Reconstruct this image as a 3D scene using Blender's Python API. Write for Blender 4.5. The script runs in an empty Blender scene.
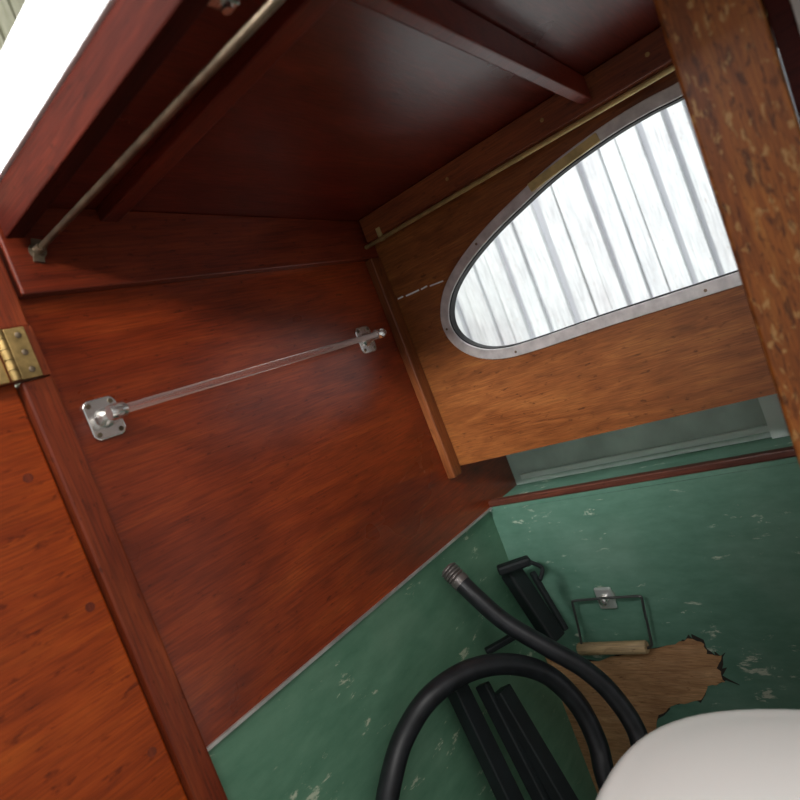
import bpy, bmesh, math, random
from mathutils import Vector, Matrix
random.seed(4)
sc = bpy.context.scene
sc.view_settings.view_transform = 'Standard'
sc.view_settings.exposure = 0.0

# ---------------------------------------------------------------- camera
F = 609.0
C = Vector((-0.84, -0.645, 0.95))
bx = Vector((466, 210, -F)).normalized()
by = Vector((-690, -237, -F)); by = (by - bx*by.dot(bx)).normalized()
bz = bx.cross(by)
R = Matrix((bx, by, bz))          # camera -> world
cam_d = bpy.data.cameras.new('camera'); cam = bpy.data.objects.new('camera', cam_d)
sc.collection.objects.link(cam); sc.camera = cam
cam_d.sensor_width = 36; cam_d.lens = F/800*36; cam_d.clip_start = 0.02
cam_d.dof.use_dof = True; cam_d.dof.focus_distance = 0.85; cam_d.dof.aperture_fstop = 5.0
cam.matrix_world = Matrix.Translation(C) @ R.to_4x4()

def ray(u, v): return R @ Vector(((u-400)/F, (400-v)/F, -1.0))
def at(u, v, d): return C + ray(u, v)*d
def onX(u, v, x):
    r = ray(u, v); return C + r*((x-C.x)/r.x)
def onY(u, v, y):
    r = ray(u, v); return C + r*((y-C.y)/r.y)
def onZ(u, v, z):
    r = ray(u, v); return C + r*((z-C.z)/r.z)

# ---------------------------------------------------------------- materials
def new_mat(name):
    m = bpy.data.materials.new(name); m.use_nodes = True
    nt = m.node_tree; b = nt.nodes['Principled BSDF']
    return m, nt, b
def plain(name, col, rough=0.5, metal=0.0, coat=0.0, noise=0.0, nscale=30):
    m, nt, b = new_mat(name)
    b.inputs['Base Color'].default_value = (*col, 1)
    b.inputs['Roughness'].default_value = rough
    b.inputs['Metallic'].default_value = metal
    b.inputs['Coat Weight'].default_value = coat
    if noise > 0:
        tc = nt.nodes.new('ShaderNodeTexCoord'); n = nt.nodes.new('ShaderNodeTexNoise')
        n.inputs['Scale'].default_value = nscale; n.inputs['Detail'].default_value = 6
        nt.links.new(tc.outputs['Object'], n.inputs['Vector'])
        r = nt.nodes.new('ShaderNodeValToRGB')
        r.color_ramp.elements[0].position = 0.35; r.color_ramp.elements[1].position = 0.7
        r.color_ramp.elements[0].color = (*[c*(1-noise) for c in col], 1)
        r.color_ramp.elements[1].color = (*[min(1, c*(1+noise*0.5)) for c in col], 1)
        nt.links.new(n.outputs['Fac'], r.inputs['Fac']); nt.links.new(r.outputs['Color'], b.inputs['Base Color'])
    return m
def wood(name, c1, c2, c3, grain='X', rough=0.4, coat=0.1, worn=0.0, wcol=(0.5, 0.33, 0.12), freq=1.0, streak=0.3, spec=0.4, blot=0.3, wthr=0.66, grain_ac=13, coatr=0.25, patina=0.5, coatior=1.5):
    m, nt, b = new_mat(name); N = nt.nodes; L = nt.links
    tc = N.new('ShaderNodeTexCoord')
    def mapped(al, ac):
        mp = N.new('ShaderNodeMapping')
        s = [ac, ac, ac]; s['XYZ'.index(grain)] = al
        mp.inputs['Scale'].default_value = s
        L.new(tc.outputs['Object'], mp.inputs['Vector']); return mp
    def noise(mp, sc_, det, dis=0.0, rg=0.5):
        n = N.new('ShaderNodeTexNoise'); n.inputs['Scale'].default_value = sc_
        n.inputs['Detail'].default_value = det; n.inputs['Distortion'].default_value = dis
        n.inputs['Roughness'].default_value = rg
        L.new(mp.outputs['Vector'], n.inputs['Vector']); return n
    def ramp(n, stops):
        r = N.new('ShaderNodeValToRGB'); e = r.color_ramp.elements
        e[0].position, e[0].color = stops[0][0], (*stops[0][1], 1)
        e[1].position, e[1].color = stops[-1][0], (*stops[-1][1], 1)
        for p, c in stops[1:-1]:
            k = e.new(p); k.color = (*c, 1)
        L.new(n.outputs['Fac'], r.inputs['Fac']); return r
    def mult(x, y):
        q = N.new('ShaderNodeMixRGB'); q.blend_type = 'MULTIPLY'; q.inputs[0].default_value = 1
        L.new(x.outputs[0], q.inputs[1]); L.new(y.outputs[0], q.inputs[2]); return q
    a = noise(mapped(2.2*freq, grain_ac*freq), 1.6, 9, 2.2, 0.58)
    ra = ramp(a, [(0.22, c1), (0.5, c2), (0.78, c3)])
    f = noise(mapped(14*freq, 300*freq), 1.5, 5, 0.4)
    g = 1-streak
    rf = ramp(f, [(0.35, (g, g, g)), (0.62, (1.08, 1.08, 1.08))])
    big = noise(mapped(3.2, 4.0), 1.3, 4, 0.6)
    rb = ramp(big, [(0.3, (1-blot, 1-blot*1.2, 1-blot*1.25)), (0.7, (1+blot*.55, 1+blot*.7, 1+blot*.5))])
    # dark pores and knocks
    pt = noise(mapped(40, 110), 1.4, 6, 0.2, 0.6)
    k = 1-patina
    rp = ramp(pt, [(0.30, (k, k*.9, k*.85)), (0.40, (1, 1, 1))])
    out = mult(mult(mult(ra, rf), rb), rp)
    if worn > 0:
        w = noise(mapped(60, 130), 1.2, 9, 0.3, 0.6)
        rw = ramp(w, [(wthr-0.04, (0, 0, 0)), (wthr+0.03, (worn, worn, worn))])
        m3 = N.new('ShaderNodeMixRGB'); L.new(rw.outputs[0], m3.inputs[0])
        L.new(out.outputs[0], m3.inputs[1]); m3.inputs[2].default_value = (*wcol, 1)
        w2 = noise(mapped(34, 120), 1.7, 9, 0.7, 0.6)
        rw2 = ramp(w2, [(0.53, (0, 0, 0)), (0.62, (worn, worn, worn))])
        m4 = N.new('ShaderNodeMixRGB'); L.new(rw2.outputs[0], m4.inputs[0])
        L.new(m3.outputs[0], m4.inputs[1]); m4.inputs[2].default_value = (c1[0]*.30, c1[1]*.30, c1[2]*.4, 1)
        out = m4
    L.new(out.outputs[0], b.inputs['Base Color'])
    rr = N.new('ShaderNodeMapRange'); rr.inputs[1].default_value = 0.3; rr.inputs[2].default_value = 0.7
    rr.inputs[3].default_value = max(0.05, rough-0.06); rr.inputs[4].default_value = rough+0.10
    L.new(big.outputs['Fac'], rr.inputs[0]); L.new(rr.outputs[0], b.inputs['Roughness'])
    b.inputs['Specular IOR Level'].default_value = spec
    b.inputs['Coat Weight'].default_value = coat; b.inputs['Coat Roughness'].default_value = coatr
    b.inputs['Coat IOR'].default_value = coatior
    bp = N.new('ShaderNodeBump'); bp.inputs['Strength'].default_value = 0.12; bp.inputs['Distance'].default_value = 0.002
    L.new(f.outputs['Fac'], bp.inputs['Height']); L.new(bp.outputs['Normal'], b.inputs['Normal'])
    return m
def chipped(name, base, base2, chip, grain='Y', amount=0.5, rough=0.55, size=1.0):
    m, nt, b = new_mat(name); N = nt.nodes; L = nt.links
    tc = N.new('ShaderNodeTexCoord'); mp = N.new('ShaderNodeMapping')
    s = [62*size]*3; s['XYZ'.index(grain)] = 22*size
    mp.inputs['Scale'].default_value = s; L.new(tc.outputs['Object'], mp.inputs['Vector'])
    n = N.new('ShaderNodeTexNoise'); n.inputs['Scale'].default_value = 1.1; n.inputs['Detail'].default_value = 12
    n.inputs['Roughness'].default_value = 0.72; n.inputs['Distortion'].default_value = 0.35
    L.new(mp.outputs[0], n.inputs['Vector'])
    n2 = N.new('ShaderNodeTexNoise'); n2.inputs['Scale'].default_value = 9; n2.inputs['Detail'].default_value = 4
    L.new(tc.outputs['Object'], n2.inputs['Vector'])
    ad = N.new('ShaderNodeMath'); ad.operation = 'MULTIPLY_ADD'; ad.inputs[1].default_value = 0.55
    L.new(n2.outputs['Fac'], ad.inputs[0]); L.new(n.outputs['Fac'], ad.inputs[2])
    mr = N.new('ShaderNodeMapRange'); mr.inputs[1].default_value = 0.985-amount*0.1; mr.inputs[2].default_value = 1.035-amount*0.1
    L.new(ad.outputs[0], mr.inputs[0])
    mm = N.new('ShaderNodeMath'); mm.operation = 'MULTIPLY'; mm.inputs[1].default_value = 0.85; L.new(mr.outputs[0], mm.inputs[0])
    n3 = N.new('ShaderNodeTexNoise'); n3.inputs['Scale'].default_value = 0.8; n3.inputs['Detail'].default_value = 10
    n3.inputs['Roughness'].default_value = 0.65
    L.new(mp.outputs[0], n3.inputs['Vector'])
    rb = N.new('ShaderNodeValToRGB'); rb.color_ramp.elements[0].position = 0.3; rb.color_ramp.elements[1].position = 0.72
    rb.color_ramp.elements[0].color = (*base, 1); rb.color_ramp.elements[1].color = (*base2, 1)
    L.new(n3.outputs['Fac'], rb.inputs['Fac'])
    n4 = N.new('ShaderNodeTexNoise'); n4.inputs['Scale'].default_value = 6; n4.inputs['Detail'].default_value = 6
    L.new(tc.outputs['Object'], n4.inputs['Vector'])
    r4 = N.new('ShaderNodeMapRange'); r4.inputs[1].default_value = 0.5; r4.inputs[2].default_value = 0.75
    r4.inputs[3].default_value = 0.0; r4.inputs[4].default_value = 0.45; L.new(n4.outputs['Fac'], r4.inputs[0])
    fd = N.new('ShaderNodeMixRGB'); L.new(r4.outputs[0], fd.inputs[0]); L.new(rb.outputs[0], fd.inputs[1])
    fd.inputs[2].default_value = (base2[0]*1.7, base2[1]*1.3, base2[2]*1.4, 1)
    mx = N.new('ShaderNodeMixRGB'); L.new(mm.outputs[0], mx.inputs[0]); L.new(fd.outputs[0], mx.inputs[1])
    mx.inputs[2].default_value = (*chip, 1); L.new(mx.outputs[0], b.inputs['Base Color'])
    b.inputs['Roughness'].default_value = rough
    bp = N.new('ShaderNodeBump'); bp.inputs['Strength'].default_value = 0.25; bp.inputs['Distance'].default_value = 0.001
    bp.invert = True
    L.new(n.outputs['Fac'], bp.inputs['Height']); L.new(bp.outputs[0], b.inputs['Normal'])
    return m

M_bulk = wood('mahogany_bulkhead', (0.15, 0.019, 0.0045), (0.26, 0.034, 0.006), (0.37, 0.062, 0.010), 'X', rough=0.30, coat=0.6, spec=.45, coatr=0.24, blot=.38)
M_door = wood('mahogany_door', (0.24, 0.031, 0.003), (0.36, 0.053, 0.005), (0.46, 0.085, 0.008), 'X', rough=0.42, freq=1.2, spec=.25, coat=.05)
M_trim = wood('mahogany_trim', (0.12, 0.016, 0.005), (0.18, 0.027, 0.007), (0.26, 0.048, 0.012), 'Z', rough=0.42, spec=.3)
M_board = wood('mahogany_carlin', (0.11, 0.014, 0.005), (0.17, 0.023, 0.007), (0.23, 0.038, 0.010), 'X', rough=0.38)
M_trimY = wood('mahogany_shelf_trim', (0.08, 0.020, 0.011), (0.13, 0.034, 0.018), (0.19, 0.052, 0.028), 'Y', rough=0.5)
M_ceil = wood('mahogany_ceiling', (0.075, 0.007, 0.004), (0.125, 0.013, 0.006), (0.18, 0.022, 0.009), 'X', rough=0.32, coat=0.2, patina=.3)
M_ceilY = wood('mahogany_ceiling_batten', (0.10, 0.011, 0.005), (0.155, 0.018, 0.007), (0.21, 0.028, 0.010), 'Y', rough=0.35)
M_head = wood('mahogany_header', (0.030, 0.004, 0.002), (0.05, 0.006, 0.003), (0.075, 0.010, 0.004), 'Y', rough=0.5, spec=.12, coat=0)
M_side = wood('mahogany_cabin_side', (0.17, 0.047, 0.011), (0.28, 0.087, 0.021), (0.39, 0.14, 0.037), 'Y', rough=0.40, coat=0.15, freq=1.4, blot=.38)
M_sidetrim = wood('mahogany_light_trim', (0.15, 0.036, 0.010), (0.23, 0.064, 0.016), (0.31, 0.10, 0.027), 'Z', rough=0.45)
M_carl = wood('mahogany_side_carlin', (0.15, 0.032, 0.011), (0.24, 0.06, 0.018), (0.33, 0.09, 0.027), 'Y', rough=0.45)
M_post = wood('worn_varnish_post', (0.19, 0.048, 0.009), (0.37, 0.110, 0.018), (0.50, 0.18, 0.034), 'Z', rough=0.40, worn=0.7, wcol=(0.55, 0.31, 0.11), freq=1.8, wthr=0.60, spec=.35)
M_ply = wood('bare_plywood', (0.42, 0.21, 0.10), (0.60, 0.33, 0.17), (0.72, 0.44, 0.25), 'Y', rough=0.8, coat=0, spec=.1, freq=2)
M_roller = wood('bare_wood_roller', (0.44, 0.29, 0.15), (0.56, 0.39, 0.22), (0.66, 0.48, 0.3), 'Y', rough=0.6, coat=0)
M_green = chipped('chipped_green_paint', (0.085, 0.205, 0.142), (0.145, 0.290, 0.212), (0.62, 0.65, 0.52), 'Y', 0.78)
M_green2 = chipped('chipped_green_paint_bulkhead', (0.082, 0.200, 0.122), (0.136, 0.280, 0.180), (0.56, 0.60, 0.44), 'X', 0.88, size=.95)
M_pale = plain('pale_green_paint', (0.58, 0.71, 0.63), 0.6, noise=0.2, nscale=14)
M_palef = plain('pale_green_frame', (0.76, 0.86, 0.79), 0.5)
M_white = plain('white_gloss_paint', (0.92, 0.92, 0.92), 0.4)
M_toilet = plain('white_porcelain', (0.99, 0.98, 0.95), 0.3, coat=0.2)
M_alu = plain('weathered_aluminium', (0.76, 0.74, 0.72), 0.40, 0.45, noise=0.2, nscale=60)
M_chrome = plain('chrome', (0.84, 0.81, 0.77), 0.2, 0.9)
M_brass = plain('aged_brass', (0.55, 0.37, 0.14), 0.38, 0.7, noise=0.4, nscale=80)
M_rodbrass = plain('olive_brass', (0.66, 0.52, 0.22), 0.4, 0.3, noise=0.25, nscale=60)
M_dullbrass = plain('dull_brass', (0.24, 0.18, 0.12), 0.42, 0.8, noise=0.4, nscale=50)
M_black = plain('black_rubber', (0.014, 0.015, 0.018), 0.42, noise=0.5, nscale=50)
M_blackpl = plain('black_plastic', (0.006, 0.010, 0.011), 0.6, noise=0.4, nscale=40)
M_gasket = plain('black_sealant', (0.012, 0.011, 0.01), 0.7)
M_sole = plain('cabin_sole_paint', (0.06, 0.12, 0.09), 0.6, noise=0.4, nscale=12)
def shedmat(name, a, b_, c):
    return wood(name, a, b_, c, 'Z', rough=0.8, coat=0, streak=0.15, freq=0.6, spec=.1, blot=.12, grain_ac=34, patina=.2)
M_shedw = shedmat('whitewashed_boards', (0.62, 0.64, 0.67), (0.79, 0.81, 0.84), (0.92, 0.93, 0.95))
M_shedg = shedmat('weathered_boards', (0.38, 0.38, 0.26), (0.52, 0.51, 0.38), (0.68, 0.66, 0.54))
M_gap = plain('shed_dark_gap', (0.50, 0.51, 0.54), 0.9)
M_ground = plain('ground_gravel', (0.25, 0.24, 0.22), 0.9, noise=0.5, nscale=20)
# clear acrylic: see-through centre, brighter grazing edges
M_acr = bpy.data.materials.new('clear_acrylic'); M_acr.use_nodes = True
nt = M_acr.node_tree; nt.nodes.clear()
o = nt.nodes.new('ShaderNodeOutputMaterial'); t = nt.nodes.new('ShaderNodeBsdfTransparent')
p_ = nt.nodes.new('ShaderNodeBsdfPrincipled'); fr = nt.nodes.new('ShaderNodeLayerWeight'); fr.inputs[0].default_value = 0.5
p_.inputs['Base Color'].default_value = (0.84, 0.70, 0.66, 1); p_.inputs['Roughness'].default_value = 0.12
t.inputs[0].default_value = (1.0, 0.97, 0.95, 1)
mr = nt.nodes.new('ShaderNodeMapRange'); mr.inputs[1].default_value = 0.45; mr.inputs[2].default_value = 0.95
mr.inputs[3].default_value = 0.05; mr.inputs[4].default_value = 0.85
mx = nt.nodes.new('ShaderNodeMixShader')
nt.links.new(fr.outputs['Facing'], mr.inputs[0]); nt.links.new(mr.outputs[0], mx.inputs[0])
nt.links.new(t.outputs[0], mx.inputs[1]); nt.links.new(p_.outputs[0], mx.inputs[2]); nt.links.new(mx.outputs[0], o.inputs[0])
# window pane
M_glass = bpy.data.materials.new('window_glass'); M_glass.use_nodes = True
nt = M_glass.node_tree; nt.nodes.clear()
o = nt.nodes.new('ShaderNodeOutputMaterial'); t = nt.nodes.new('ShaderNodeBsdfTransparent'); g = nt.nodes.new('ShaderNodeBsdfGlossy')
t.inputs[0].default_value = (0.95, 0.97, 0.98, 1); g.inputs['Roughness'].default_value = 0.02
mx = nt.nodes.new('ShaderNodeMixShader'); mx.inputs[0].default_value = 0.05
nt.links.new(t.outputs[0], mx.inputs[1]); nt.links.new(g.outputs[0], mx.inputs[2]); nt.links.new(mx.outputs[0], o.inputs[0])

# ---------------------------------------------------------------- mesh helpers
def link(name, me, mat=None, smooth=False, bevel=0.0, parent=None):
    ob = bpy.data.objects.new(name, me); sc.collection.objects.link(ob)
    if mat: me.materials.clear(); me.materials.append(mat)
    if smooth:
        for p in me.polygons: p.use_smooth = True
    if bevel > 0:
        md = ob.modifiers.new('bevel', 'BEVEL'); md.width = bevel; md.segments = 2; md.limit_method = 'ANGLE'
    if parent: ob.parent = parent
    return ob
def empty(name):
    e = bpy.data.objects.new(name, None); sc.collection.objects.link(e); e.empty_display_size = 0.05; return e
def prism(name, pts, axis, lo, hi, mat, bevel=0.0, parent=None):
    bm = bmesh.new()
    def mk(p, d):
        if axis == 'X': return (d, p[0], p[1])
        if axis == 'Y': return (p[0], d, p[1])
        return (p[0], p[1], d)
    a = [bm.verts.new(mk(p, lo)) for p in pts]; b = [bm.verts.new(mk(p, hi)) for p in pts]
    n = len(pts)
    bm.faces.new(a); bm.faces.new(b[::-1])
    for i in range(n): bm.faces.new((a[i], b[i], b[(i+1) % n], a[(i+1) % n]))
    bmesh.ops.recalc_face_normals(bm, faces=bm.faces)
    me = bpy.data.meshes.new(name); bm.to_mesh(me); bm.free()
    return link(name, me, mat, bevel=bevel, parent=parent)
def box(name, x0, x1, y0, y1, z0, z1, mat, bevel=0.0, parent=None):
    return prism(name, [(x0, y0), (x1, y0), (x1, y1), (x0, y1)], 'Z', z0, z1, mat, bevel, parent)
def beam(name, p1, p2, w, h, up, mat, bevel=0.0, parent=None):
    d = (p2-p1).normalized(); s = d.cross(up).normalized(); u = s.cross(d)
    bm = bmesh.new(); vs = []
    for p in (p1, p2):
        vs.append([bm.verts.new(p + s*a*w/2 + u*b*h/2) for a, b in ((-1, -1), (1, -1), (1, 1), (-1, 1))])
    bm.faces.new(vs[0]); bm.faces.new(vs[1][::-1])
    for i in range(4): bm.faces.new((vs[0][i], vs[1][i], vs[1][(i+1) % 4], vs[0][(i+1) % 4]))
    bmesh.ops.recalc_face_normals(bm, faces=bm.faces)
    me = bpy.data.meshes.new(name); bm.to_mesh(me); bm.free()
    return link(name, me, mat, bevel=bevel, parent=parent)
def catmull(pts, n=8, closed=False):
    P = [Vector(p) for p in pts]; out = []; m = len(P)
    rng = range(m) if closed else range(m-1)
    for i in rng:
        if closed: p0, p1, p2, p3 = P[i-1], P[i], P[(i+1) % m], P[(i+2) % m]
        else: p0, p1, p2, p3 = P[max(i-1, 0)], P[i], P[i+1], P[min(i+2, m-1)]
        for k in range(n):
            t = k/n
            out.append(0.5*((2*p1)+(p2-p0)*t+(2*p0-5*p1+4*p2-p3)*t*t+(3*p1-p0-3*p2+p3)*t**3))
    if not closed: out.append(P[-1])
    return out
def tube(name, pts, r, mat, parent=None, smooth_path=True, closed=False, seg=20):
    P = catmull(pts, 8, closed) if smooth_path else [Vector(p) for p in pts]
    n = len(P); bm = bmesh.new(); rings = []
    t0 = (P[1]-P[0]).normalized()
    nrm = t0.orthogonal().normalized()
    for i, p in enumerate(P):
        if closed: t = (P[(i+1) % n]-P[i-1]).normalized()
        else: t = (P[min(i+1, n-1)]-P[max(i-1, 0)]).normalized()
        nrm = (nrm - t*nrm.dot(t)).normalized(); bn = t.cross(nrm)
        rings.append([bm.verts.new(p + (nrm*math.cos(a)+bn*math.sin(a))*r) for a in [2*math.pi*k/seg for k in range(seg)]])
    for i in range(n if closed else n-1):
        A, B = rings[i], rings[(i+1) % n]
        for k in range(seg): bm.faces.new((A[k], A[(k+1) % seg], B[(k+1) % seg], B[k]))
    if not closed:
        bm.faces.new(rings[0][::-1]); bm.faces.new(rings[-1])
    bmesh.ops.recalc_face_normals(bm, faces=bm.faces)
    me = bpy.data.meshes.new(name); bm.to_mesh(me); bm.free()
    ob = link(name, me, mat, smooth=True, parent=parent)
    for p in me.polygons:
        if len(p.vertices) > 4: p.use_smooth = False
    return ob
def lathe(name, p, axis, prof, mat, parent=None, seg=24):
    ax = Vector(axis).normalized()
    pts = [Vector(p)+ax*d for d, _ in prof]
    n1 = ax.orthogonal().normalized(); n2 = ax.cross(n1)
    bm = bmesh.new(); rings = []
    for q, (_, r) in zip(pts, prof):
        rings.append([bm.verts.new(q+(n1*math.cos(2*math.pi*k/seg)+n2*math.sin(2*math.pi*k/seg))*max(r, 1e-5)) for k in range(seg)])
    for A, B in zip(rings, rings[1:]):
        for k in range(seg): bm.faces.new((A[k], A[(k+1) % seg], B[(k+1) % seg], B[k]))
    bm.faces.new(rings[0][::-1]); bm.faces.new(rings[-1])
    bmesh.ops.recalc_face_normals(bm, faces=bm.faces)
    me = bpy.data.meshes.new(name); bm.to_mesh(me); bm.free()
    ob = link(name, me, mat, smooth=True, parent=parent)
    md = ob.modifiers.new('es', 'EDGE_SPLIT'); md.split_angle = math.radians(40)
    return ob
def offset2(pts, d):
    n = len(pts); out = []
    ar = sum(pts[i][0]*pts[(i+1) % n][1]-pts[(i+1) % n][0]*pts[i][1] for i in range(n))
    s = 1 if ar > 0 else -1
    for i in range(n):
        t = (pts[(i+1) % n]-pts[i-1]).normalized()
        out.append(pts[i] + Vector((t[1], -t[0]))*d*s)
    return out
def ring_band(name, inner, outer, x0, x1, mat, parent=None, bevel=0.0):
    bm = bmesh.new(); n = len(inner)
    V = {}
    for key, src, x in (('i0', inner, x0), ('o0', outer, x0), ('i1', inner, x1), ('o1', outer, x1)):
        V[key] = [bm.verts.new((x, p[0], p[1])) for p in src]
    for i in range(n):
        j = (i+1) % n
        for a, b in (('i0', 'o0'), ('o0', 'o1'), ('o1', 'i1'), ('i1', 'i0')):
            bm.faces.new((V[a][i], V[b][i], V[b][j], V[a][j]))
    bmesh.ops.recalc_face_normals(bm, faces=bm.faces)
    me = bpy.data.meshes.new(name); bm.to_mesh(me); bm.free()
    return link(name, me, mat, parent=parent, bevel=bevel)
def holed_panel(name, rect, hole, x0, x1, mat):
    cu = bpy.data.curves.new(name, 'CURVE'); cu.dimensions = '2D'; cu.fill_mode = 'BOTH'
    for pts in (rect, hole):
        sp = cu.splines.new('POLY'); sp.points.add(len(pts)-1); sp.use_cyclic_u = True
        for k, p in enumerate(pts): sp.points[k].co = (p[0], p[1], 0, 1)
    cu.extrude = (x1-x0)/2
    ob = bpy.data.objects.new(name+'_c', cu); sc.collection.objects.link(ob)
    dg = bpy.context.evaluated_depsgraph_get()
    me = bpy.data.meshes.new_from_object(ob.evaluated_get(dg))
    bpy.data.objects.remove(ob)
    xm = (x0+x1)/2
    for v in me.vertices:
        a, b, c = v.co; v.co = (xm+c, a, b)
    me.name = name
    return link(name, me, mat)

# ---------------------------------------------------------------- room shell
ZC = lambda x: 1.207 - 0.074*x      # underside of cabin top
wb = empty('wall_back')
prism('mahogany_panel', [(-0.572, 0.655), (0.172, 0.655), (0.172, 0.765), (0.012, 0.765), (0.012, 1.21), (-0.572, 1.249)], 'Y', 0.0, 0.016, M_bulk, parent=wb)
box('green_panel', -0.572, 0.060, 0.003, 0.018, 0.0, 0.655, M_green2, parent=wb)
box('trim_1', -0.57, 0.06, -0.0035, 0.003, 0.6525, 0.6562, plain('metal_bead', (0.62, 0.60, 0.56), 0.35, 0.5, noise=0.3))
prism('trim_2', [(-0.57, 1.1535), (0.0, 1.142), (0.0, ZC(0)), (-0.57, ZC(-0.57))], 'Y', -0.014, 0.0, M_board, 0.002)

dr = empty('door_1')
box('door_panel', -1.25, -0.604, -0.004, 0.014, 0.08, 1.105, M_door, 0.002, parent=dr)
for (u, v) in ((28, 478), (90, 607), (152, 752)):
    p = onY(u, v, -0.004)
    lathe('screw_plug', p, (0, -1, 0), [(-0.001, 0.0045), (0.0004, 0.0045)], M_trim, parent=dr)
box('trim_3', -0.603, -0.572, -0.014, 0.014, 0.0, 1.070, M_trim, 0.003)
box('trim_4', -0.62, -0.573, -0.012, 0.014, 1.122, 1.249, M_trim, 0.003)
box('trim_5', -1.25, -0.6205, 0.0, 0.014, 1.122, 1.249, M_board, 0.002)

hg = empty('brass_hinge')
h0, h1 = 1.071, 1.122
box('leaf_1', -0.601, -0.582, -0.0175, -0.0145, h0, h1, M_brass, 0.0008, parent=hg)
box('leaf_2', -0.636, -0.612, -0.0175, -0.0145, h0, h1, M_brass, 0.0008, parent=hg)
for i in range(5):
    a = h0+(h1-h0)*i/5; b = h0+(h1-h0)*(i+1)/5-0.0008
    lathe('knuckle', (-0.6065, -0.019, a), (0, 0, 1), [(0, 0.0045), (b-a, 0.0045)], M_brass, parent=hg)
for zz in (h0+0.008, h0+0.0255, h0+0.043):
    for xx in (-0.590, -0.624):
        lathe('screw', (xx, -0.0175, zz), (0, -1, 0), [(-0.001, 0.0030), (0.0008, 0.0030), (0.0012, 0.002)], M_dullbrass, parent=hg)
box('backing_block', -0.64, -0.574, -0.0145, 0.0, h0, h1, M_trim, parent=hg)

# window outline on the cabin side plane
px = [(745, 270), (680, 291), (600, 317), (540, 338), (505, 348), (480, 348), (460, 338), (450, 320), (452, 295), (466, 268),
      (490, 238), (520, 208), (560, 172), (610, 136), (650, 112), (688, 92)]
wo = [Vector((onX(u, v, 0).y, onX(u, v, 0).z)) for u, v in px]
wo += [Vector(p) for p in ((-0.58, 1.142), (-0.625, 1.125), (-0.655, 1.09), (-0.668, 1.03), (-0.665, 0.97), (-0.645, 0.93), (-0.605, 0.911), (-0.56, 0.910))]
glass = catmull([Vector((p[0], p[1], 0)) for p in wo], 6, True)
glass = [Vector((p.x, p.y)) for p in glass]
hole = offset2(glass, 0.003)
outer = offset2(glass, 0.0158)
wr = holed_panel('wall_right', [(-1.05, 0.758), (0.0, 0.758), (0.0, 1.212), (-1.05, 1.212)], hole, 0.0, 0.016, M_side)
wn = empty('window_1')
ring_band('frame', offset2(glass, -0.0005), outer, -0.0035, 0.0, M_alu, parent=wn, bevel=0.001)
ring_band('gasket', offset2(glass, -0.0022), offset2(glass, 0.0028), -0.001, 0.014, M_gasket, parent=wn)
bm = bmesh.new(); bm.faces.new([bm.verts.new((0.008, p[0], p[1])) for p in offset2(glass, -0.001)])
me = bpy.data.meshes.new('pane'); bm.to_mesh(me); bm.free(); link('pane', me, M_glass, parent=wn)
mid = offset2(glass, 0.009)
for k in range(4, len(mid), 18):
    lathe('frame_screw', (-0.0034, mid[k][0], mid[k][1]), (-1, 0, 0), [(0, 0.0021), (0.0008, 0.0018), (0.001, 0.0008)], M_dullbrass, parent=wn)
pa, pb = onX(530, 188, -0.005), onX(598, 137, -0.005)
beam('patch_strip', pa, pb, 0.005, 0.012, Vector((0, 0, 1)), M_rodbrass, parent=wn)

prism('trim_6', [(-0.026, 0.745), (0.0, 0.745), (0.0, 1.142), (-0.026, 1.142)], 'Y', -0.016, 0.0, M_sidetrim, 0.002)
t7 = box('trim_7', -0.024, 0.0, -1.05, -0.018, 1.168, ZC(0)+0.001, M_carl, 0.002)
for y in (-0.20, -0.36, -0.50):
    lathe('trim_screw', (-0.024, y, 1.188), (-1, 0, 0), [(-0.001, 0.003), (0.0008, 0.0025)], M_brass, parent=t7)
cr = empty('varnish_crack')
for (a, b) in (((389, 303), (396, 300)), ((398, 299), (403, 296.5)), ((406, 296), (419, 290)), ((421, 289.5), (427, 286)), ((430, 286), (443, 281))):
    beam('crack_piece', onX(*a, -0.0005), onX(*b, -0.0005), 0.001, random.uniform(0.0022, 0.0034), Vector((0, 0, 1)), M_white, parent=cr)

ce = empty('ceiling')
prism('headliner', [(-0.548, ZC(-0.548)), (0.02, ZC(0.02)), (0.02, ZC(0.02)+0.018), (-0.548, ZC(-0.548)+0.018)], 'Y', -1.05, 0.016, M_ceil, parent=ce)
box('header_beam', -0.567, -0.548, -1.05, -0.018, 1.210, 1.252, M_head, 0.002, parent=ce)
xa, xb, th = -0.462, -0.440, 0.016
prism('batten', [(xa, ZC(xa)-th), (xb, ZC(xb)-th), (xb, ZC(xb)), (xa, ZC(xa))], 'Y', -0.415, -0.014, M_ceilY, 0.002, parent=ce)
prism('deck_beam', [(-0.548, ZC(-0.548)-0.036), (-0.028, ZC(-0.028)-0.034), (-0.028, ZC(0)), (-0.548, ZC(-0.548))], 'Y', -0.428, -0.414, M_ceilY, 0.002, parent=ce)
hc = empty('hatch_coaming')
box('coaming_side', -0.57, -0.55, -1.05, 0.016, 1.2525, 1.318, M_white, 0.002, parent=hc)

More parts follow.
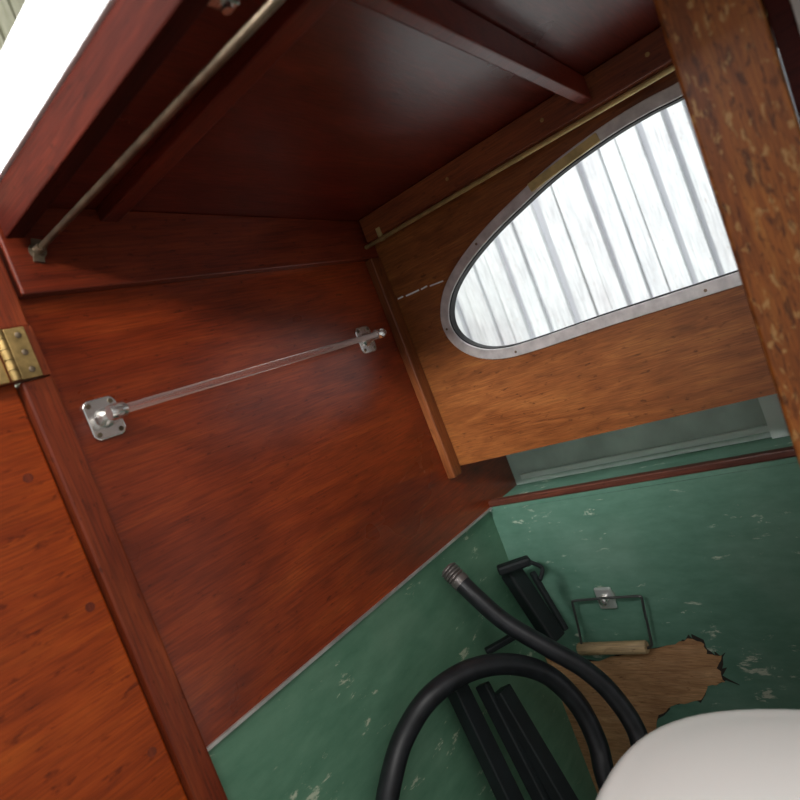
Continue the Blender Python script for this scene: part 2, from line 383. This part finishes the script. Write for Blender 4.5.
box('wall_hull', 0.060, 0.075, -1.05, 0.003, 0.0, 0.648, M_green)
box('shelf', 0.060, 0.171, -1.05, 0.0, 0.6485, 0.656, M_green)
box('trim_8', 0.058, 0.072, -1.05, 0.0, 0.6565, 0.668, M_trimY, 0.002)
lk = empty('wall_locker')
box('locker_back', 0.172, 0.185, -1.05, 0.016, 0.60, 0.765, M_pale, parent=lk)
beam('locker_rail', Vector((0.167, -0.02, 0.672)), Vector((0.167, -1.0, 0.672)), 0.010, 0.010, Vector((0, 0, 1)), M_palef, 0.001, parent=lk)
beam('locker_stile', Vector((0.166, -0.465, 0.656)), Vector((0.166, -0.465, 0.765)), 0.012, 0.026, Vector((0, 1, 0)), M_palef, 0.001, parent=lk)
beam('locker_stile_2', Vector((0.160, -0.51, 0.656)), Vector((0.160, -0.51, 0.765)), 0.022, 0.05, Vector((0, 1, 0)), M_green, 0.001, parent=lk)
box('side_deck', 0.0165, 0.5, -1.05, 0.016, 0.7665, 0.785, M_white)
box('floor', -1.6, 0.059, -1.4, 0.0, -0.02, 0.0, M_sole)

# foreground post (door frame edge), leaning slightly with the cabin side
ps = empty('trim_9')
pf = prism('post_face', [(-0.300, -0.630), (-0.272, -0.630), (-0.272, -0.568), (-0.300, -0.568)], 'Z', 0.0, 1.226, M_post, 0.003, parent=ps)
pr = prism('post_rebate', [(-0.292, -0.645), (-0.272, -0.645), (-0.272, -0.631), (-0.292, -0.631)], 'Z', 0.0, 1.226, M_head, 0.001, parent=ps)
pw = box('wall_partition', -0.292, -0.280, -1.05, -0.6455, 0.0, 1.224, plain('grey_painted_ply', (0.42, 0.38, 0.34), 0.5, noise=0.4, nscale=12))
for ob in (pf, pr, pw):
    for v in ob.data.vertices: v.co.y += 0.004 + (1.14-v.co.z)*0.032

# ---------------------------------------------------------------- towel rail
tr = empty('towel_rail')
yo = -0.032
pL, pR = onY(112, 413, yo), onY(384, 332, yo)
pR.z = pL.z = (pL.z+pR.z)/2
tube('rod', [pL, pR], 0.0050, M_acr, parent=tr, smooth_path=False, seg=40)
def octplate(n, cx, cz, w, h, par):
    c = 0.006
    pts = [(-w/2+c, -h/2), (w/2-c, -h/2), (w/2-c*0.4, -h/2+c*0.4), (w/2, -h/2+c), (w/2, h/2-c), (w/2-c*0.4, h/2-c*0.4), (w/2-c, h/2), (-w/2+c, h/2), (-w/2+c*0.4, h/2-c*0.4), (-w/2, h/2-c), (-w/2, -h/2+c), (-w/2+c*0.4, -h/2+c*0.4)]
    prism(n, [(cx+a, cz+b) for a, b in pts], 'Y', -0.0035, 0.0, M_chrome, 0.0012, parent=par)
    for sx, sz in ((-1, 1), (1, -1), (1, 1), (-1, -1)):
        lathe('screw', (cx+sx*w*0.33, -0.0035, cz+sz*h*0.36), (0, -1, 0), [(0, 0.0028), (0.0012, 0.0024)], M_dullbrass, parent=par)
for i, (u, v) in enumerate(((103, 417), (364, 338))):
    p = onY(u, v, 0.0)
    octplate('bracket_plate_%d' % (i+1), p.x, pL.z, 0.036, 0.044, tr)
    lathe('bracket_neck_%d' % (i+1), (p.x, -0.0035, pL.z), (0, -1, 0), [(0, 0.011), (0.004, 0.0085), (0.012, 0.007), (0.026, 0.007), (0.030, 0.0075), (0.036, 0.006)], M_chrome, parent=tr)
    lathe('bracket_socket_%d' % (i+1), (p.x-0.008, yo, pL.z), (1, 0, 0), [(0, 0.0075), (0.004, 0.0085), (0.016, 0.008), (0.018, 0.007)], M_chrome, parent=tr)

# ---------------------------------------------------------------- overhead grab rail and side curtain rod
gr = empty('overhead_grab_rail')
a = onY(42, 243, -0.03); b = onZ(288, 3, 1.19)
a.z = 1.197
tube('rod', [Vector((a.x, -0.016, a.z)), Vector((b.x, -0.62, 1.19))], 0.0034, M_dullbrass, parent=gr, smooth_path=False)
lathe('flange', (a.x, -0.014, a.z), (0, -1, 0), [(0, 0.0085), (0.002, 0.0085), (0.003, 0.0055), (0.014, 0.005), (0.014, 0.004)], M_dullbrass, parent=gr)
beam('flange_plate', Vector((a.x-0.003, -0.0155, a.z-0.012)), Vector((a.x+0.003, -0.0155, a.z+0.012)), 0.010, 0.003, Vector((0, 1, 0)), M_dullbrass, parent=gr)
cr_ = empty('curtain_rod')
xr = -0.0285
a = onX(362, 250, xr); b = onX(676, 66, xr)
tube('rod', [Vector((xr, -0.016, a.z)), Vector((xr, b.y, b.z)), Vector((xr, b.y-0.4, b.z+(b.z-a.z)*0.8))], 0.0034, M_rodbrass, parent=cr_, smooth_path=False)
for y in (-0.05, -0.85):
    box('clip', -0.0262, -0.0222, y-0.004, y+0.004, a.z-0.003, 1.180, M_rodbrass, parent=cr_)
cc = empty('ceiling_catch')
p = onZ(222, -4, 1.238)
box('catch_plate', p.x-0.018, p.x+0.018, p.y-0.012, p.y+0.012, ZC(p.x)-0.005, ZC(p.x)-0.001, M_chrome, 0.001, parent=cc)
box('catch_body', p.x-0.014, p.x+0.010, p.y-0.006, p.y+0.006, ZC(p.x)-0.014, ZC(p.x)-0.004, M_chrome, 0.002, parent=cc)
lathe('catch_knob', (p.x, p.y, ZC(p.x)-0.012), (0, 0, -1), [(0, 0.004), (0.003, 0.005), (0.006, 0.004)], M_chrome, parent=cc)

# ---------------------------------------------------------------- bare plywood patch on hull side
pp = empty('bare_plywood_patch')
pts = [(540, 652), (560, 664), (600, 660), (640, 652), (676, 645), (690, 638), (703, 644), (708, 655), (722, 656), (718, 668), (724, 682), (708, 686), (700, 700), (672, 706), (660, 716), (650, 740), (640, 790), (610, 850), (570, 830), (545, 760), (536, 700)]
def jag(pts, amp, seed):
    rnd = random.Random(seed); out = []
    for i in range(len(pts)):
        a = Vector(pts[i]); b = Vector(pts[(i+1) % len(pts)])
        for k in range(4): out.append(a.lerp(b, k/4)+Vector((rnd.uniform(-amp, amp), rnd.uniform(-amp, amp))))
    return out
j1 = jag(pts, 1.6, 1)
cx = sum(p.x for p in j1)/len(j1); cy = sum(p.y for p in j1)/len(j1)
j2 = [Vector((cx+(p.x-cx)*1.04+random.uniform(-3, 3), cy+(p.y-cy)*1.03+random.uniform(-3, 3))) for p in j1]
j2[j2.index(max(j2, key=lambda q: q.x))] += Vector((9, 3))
for nm, jj, x0, m in (('torn_edge_shade', j2, 0.0585, plain('painted_edge_shadow', (0.035, 0.028, 0.022), 0.8, noise=0.4)), ('plywood', j1, 0.0575, M_ply)):  # dark jagged rim: shadow along the torn paint edge, put in as colour
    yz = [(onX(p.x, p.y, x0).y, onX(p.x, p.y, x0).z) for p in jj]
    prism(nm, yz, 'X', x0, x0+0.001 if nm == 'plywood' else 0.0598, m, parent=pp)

# ---------------------------------------------------------------- toilet paper holder
th = empty('toilet_paper_holder')
xs = 0.040
c = onX(606, 597, 0.056)
lathe('mount_plate', (0.0598, c.y, c.z), (-1, 0, 0), [(0, 0.017), (0.003, 0.016), (0.004, 0.012)], M_chrome, parent=th)
box('mount_tab', 0.050, 0.0565, c.y-0.015, c.y+0.015, c.z-0.019, c.z+0.019, plain('satin_nickel', (0.80, 0.80, 0.78), 0.3, 0.7), 0.003, parent=th)
lathe('mount_boss', (0.051, c.y, c.z), (-1, 0, 0), [(0, 0.008), (0.012, 0.007), (0.014, 0.004)], M_chrome, parent=th)
w = [onX(582, 646, xs), onX(577, 622, xs), onX(572, 601, xs), onX(606, 598, xs), onX(641, 596, xs), onX(647, 622, xs), onX(652, 645, xs), onX(645, 650, xs)]
w2 = []
for i in range(len(w)-1):
    w2 += [w[i].lerp(w[i+1], 0.08), w[i].lerp(w[i+1], 0.5), w[i].lerp(w[i+1], 0.92)]
tube('wire_frame', w2, 0.0021, plain('steel_wire', (0.16, 0.16, 0.16), 0.35, 0.8), parent=th)
a, b = onX(579, 649, xs), onX(647, 647, xs)
d = (b-a)
lathe('wooden_roller', a, d, [(0, 0.009), (0.002, 0.0105), (d.length-0.002, 0.0105), (d.length, 0.009)], M_roller, parent=th)

# ---------------------------------------------------------------- hoses
h1_ = empty('rubber_hose')
P = [at(458, 579, .93), at(475, 596, .915), at(505, 622, .90), (at(545, 646, .885)), at(583, 668, .875), at(612, 694, .865), at(636, 730, .85), at(650, 775, .83)]
e = P[-1]; P += [Vector((e.x+0.01, e.y-0.02, e.z-0.12)), Vector((e.x+0.0, e.y-0.03, 0.015))]
tube('hose', P, 0.0135, M_black, parent=h1_)
d = (P[0]-P[1]).normalized(); s = P[0]
prof = [(-0.01, 0.0145), (0.0, 0.0145)]
for k in range(4): prof += [(0.002+k*0.005, 0.0125), (0.0035+k*0.005, 0.0152), (0.005+k*0.005, 0.0152)]
prof += [(0.024, 0.010), (0.018, 0.009)]
lathe('hose_fitting', s, d, prof, plain('grey_fitting', (0.17, 0.15, 0.14), 0.4, 0.5), parent=h1_)
h2_ = empty('rubber_hose')
P = [at(410, 960, .74), at(392, 880, .735), at(386, 820, .74), at(391, 780, .755), at(404, 737, .78), at(430, 697, .80), at(468, 671, .83), at(508, 664, .86), at(546, 674, .88), at(577, 703, .88), at(597, 742, .87), at(610, 790, .85)]
s0 = P[0]; e = P[-1]
P = [Vector((s0.x+0.02, s0.y, 0.015)), Vector((s0.x+0.01, s0.y, s0.z*0.5))] + P + [Vector((e.x, e.y-0.01, e.z-0.15)), Vector((e.x, e.y-0.02, 0.015))]
tube('hose', P, 0.0145, M_black, parent=h2_)

# ---------------------------------------------------------------- pump and black channels
bp_ = empty('bilge_pump')
beam('pump_body', at(510, 570, 1.06), at(556, 640, 1.03), 0.034, 0.026, Vector((0, 0, 1)), M_blackpl, 0.004, parent=bp_)
beam('pump_lever', at(532, 572, 1.0), at(566, 630, .98), 0.009, 0.009, Vector((0, 0, 1)), M_blackpl, 0.002, parent=bp_)
beam('pump_head', at(498, 571, 1.03), at(530, 560, 1.03), 0.020, 0.016, Vector((0, 0, 1)), M_blackpl, 0.004, parent=bp_)
tube('pump_rod', [at(530, 562, 1.0), at(542, 568, 1.0), at(540, 580, .99)], 0.0035, M_blackpl, parent=bp_)
beam('pump_foot', at(486, 652, .98), at(524, 630, .99), 0.012, 0.010, Vector((0, 0, 1)), M_blackpl, 0.002, parent=bp_)
ch = empty('plastic_channel')
for k, (u0, v0, u1, v1, w) in enumerate(((455, 684, 525, 830, 0.030), (482, 684, 556, 830, 0.012), (500, 690, 582, 830, 0.030))):
    p0, p1 = at(u0, v0, .90), at(u1, v1, .84)
    dd = (p1-p0).normalized(); p2 = p0 + dd*((0.01-p0.z)/dd.z) if dd.z < 0 else p1
    beam('channel_%d' % (k+1), p0, p2, w, 0.022, Vector((0, 1, 0)), M_blackpl, 0.002, parent=ch)

# ---------------------------------------------------------------- toilet
to = empty('toilet')
def loft(name, rings, mat, parent, seg=64):
    bm = bmesh.new(); RR = []
    for (z, cx, cy, ax, ay, n) in rings:
        vs = []
        for k in range(seg):
            t = 2*math.pi*k/seg; ct, st = math.cos(t), math.sin(t)
            vs.append(bm.verts.new((cx+ax*math.copysign(abs(ct)**(2/n), ct), cy+ay*math.copysign(abs(st)**(2/n), st), z)))
        RR.append(vs)
    for A, B in zip(RR, RR[1:]):
        for k in range(seg): bm.faces.new((A[k], A[(k+1) % seg], B[(k+1) % seg], B[k]))
    bm.faces.new(RR[0][::-1]); bm.faces.new(RR[-1])
    bmesh.ops.recalc_face_normals(bm, faces=bm.faces)
    me = bpy.data.meshes.new(name); bm.to_mesh(me); bm.free()
    return link(name, me, mat, smooth=True, parent=parent)
cx, cy = -0.440, -0.550
dz = 0.022
NL = 3.3
lid = []
for k in range(0, 9):
    a = math.pi/2*k/8; lid.append((0.482+dz+0.028*math.sin(a), cx, cy, 0.156+0.025*math.cos(a), 0.203+0.025*math.cos(a), NL))
for s, z in ((0.95, .5125), (0.8, .517), (0.6, .5205), (0.4, .5225), (0.2, .5235), (0.02, .524)):
    lid.append((z+dz, cx, cy, 0.156*s, 0.203*s, NL-(1-s)*0.6))
loft('lid', [(0.462+dz, cx, cy, 0.175, 0.222, NL), (0.464+dz, cx, cy, 0.179, 0.226, NL), (0.470+dz, cx, cy, 0.181, 0.228, NL)]+lid, M_toilet, to)
loft('seat', [(0.438+dz, cx, cy, 0.165, 0.21, 2.9), (0.442+dz, cx, cy, 0.17, 0.215, 2.9), (0.456+dz, cx, cy, 0.17, 0.215, 2.9), (0.461+dz, cx, cy, 0.165, 0.21, 2.9)], M_toilet, to)
loft('bowl', [(0.0, cx, cy, 0.11, 0.15, 2.6), (0.03, cx, cy, 0.105, 0.145, 2.6), (0.12, cx, cy, 0.095, 0.13, 2.4), (0.25, cx, cy, 0.12, 0.16, 2.4), (0.35, cx, cy, 0.15, 0.195, 2.5), (0.42, cx, cy, 0.16, 0.205, 2.6), (0.459, cx, cy, 0.16, 0.205, 2.6)], M_toilet, to)

# ---------------------------------------------------------------- outside: shed walls
sh = empty('shed_wall')
rnd = random.Random(7)
y = -2.2
bm = bmesh.new()
def addbox(bm, x0, x1, y0, y1, z0, z1, sk=0.0):
    v = [bm.verts.new(c) for c in ((x0, y0, z0), (x1, y0, z0), (x1, y1, z0), (x0, y1, z0), (x0, y0+sk, z1), (x1, y0+sk, z1), (x1, y1+sk, z1), (x0, y1+sk, z1))]
    for f in ((0, 3, 2, 1), (4, 5, 6, 7), (0, 1, 5, 4), (1, 2, 6, 5), (2, 3, 7, 6), (3, 0, 4, 7)): bm.faces.new([v[i] for i in f])
while y < 2.6:
    w = rnd.uniform(0.045, 0.10); g = rnd.choice((0.010, 0.018, 0.026))
    addbox(bm, 1.60+rnd.uniform(-.01, .01), 1.63, y, y+w, -0.3, 3.6, rnd.uniform(-.03, .03)); y += w+g
me = bpy.data.meshes.new('boards'); bm.to_mesh(me); bm.free(); link('boards', me, M_shedw, parent=sh)
box('backing', 1.632, 1.66, -2.2, 2.6, -0.3, 3.6, M_gap, parent=sh)
sh2 = empty('shed_wall')
bm = bmesh.new(); x = -3.0
while x < 1.55:
    w = rnd.uniform(0.06, 0.1); addbox(bm, x, x+w, 2.0, 2.03, -0.3, 3.6); x += w+0.015
me = bpy.data.meshes.new('boards'); bm.to_mesh(me); bm.free(); link('boards', me, M_shedg, parent=sh2)
box('backing', -3.0, 1.58, 2.032, 2.06, -0.3, 3.6, M_gap, parent=sh2)
box('ground', -3, 1.7, -3, 2.1, -0.36, -0.31, M_ground)

# ---------------------------------------------------------------- lights
W = bpy.data.worlds.new('world'); sc.world = W; W.use_nodes = True
W.node_tree.nodes['Background'].inputs[0].default_value = (0.98, 0.985, 1.0, 1)
W.node_tree.nodes['Background'].inputs[1].default_value = 0.45
def area(name, loc, tgt, size, power, col=(1, 1, 1), spread=180):
    l = bpy.data.lights.new(name, 'AREA'); l.shape = 'SQUARE'; l.size = size; l.energy = power; l.color = col
    l.spread = math.radians(spread)
    ob = bpy.data.objects.new(name, l); sc.collection.objects.link(ob); ob.location = loc
    ob.rotation_euler = (Vector(tgt)-Vector(loc)).to_track_quat('-Z', 'Y').to_euler(); return ob
area('yard_daylight', (0.45, 0.1, 2.6), (1.6, 0.3, 1.1), 1.4, 44, (0.98, 0.99, 1))
area('companionway_daylight', (-1.05, -1.45, 2.1), (-0.4, -0.3, 0.6), 1.3, 21, (1, 0.98, 0.94))
area('coaming_fill', (-1.5, -0.35, 1.75), (-0.56, -0.2, 1.33), 0.3, 2.0, (1, 1, 1), 35)  # added narrow fill lamp, only there to brighten the white coaming
area('shed_daylight', (-1.2, 0.6, 3.0), (-0.9, 2.0, 1.8), 1.0, 45, (1, 1, 0.96))
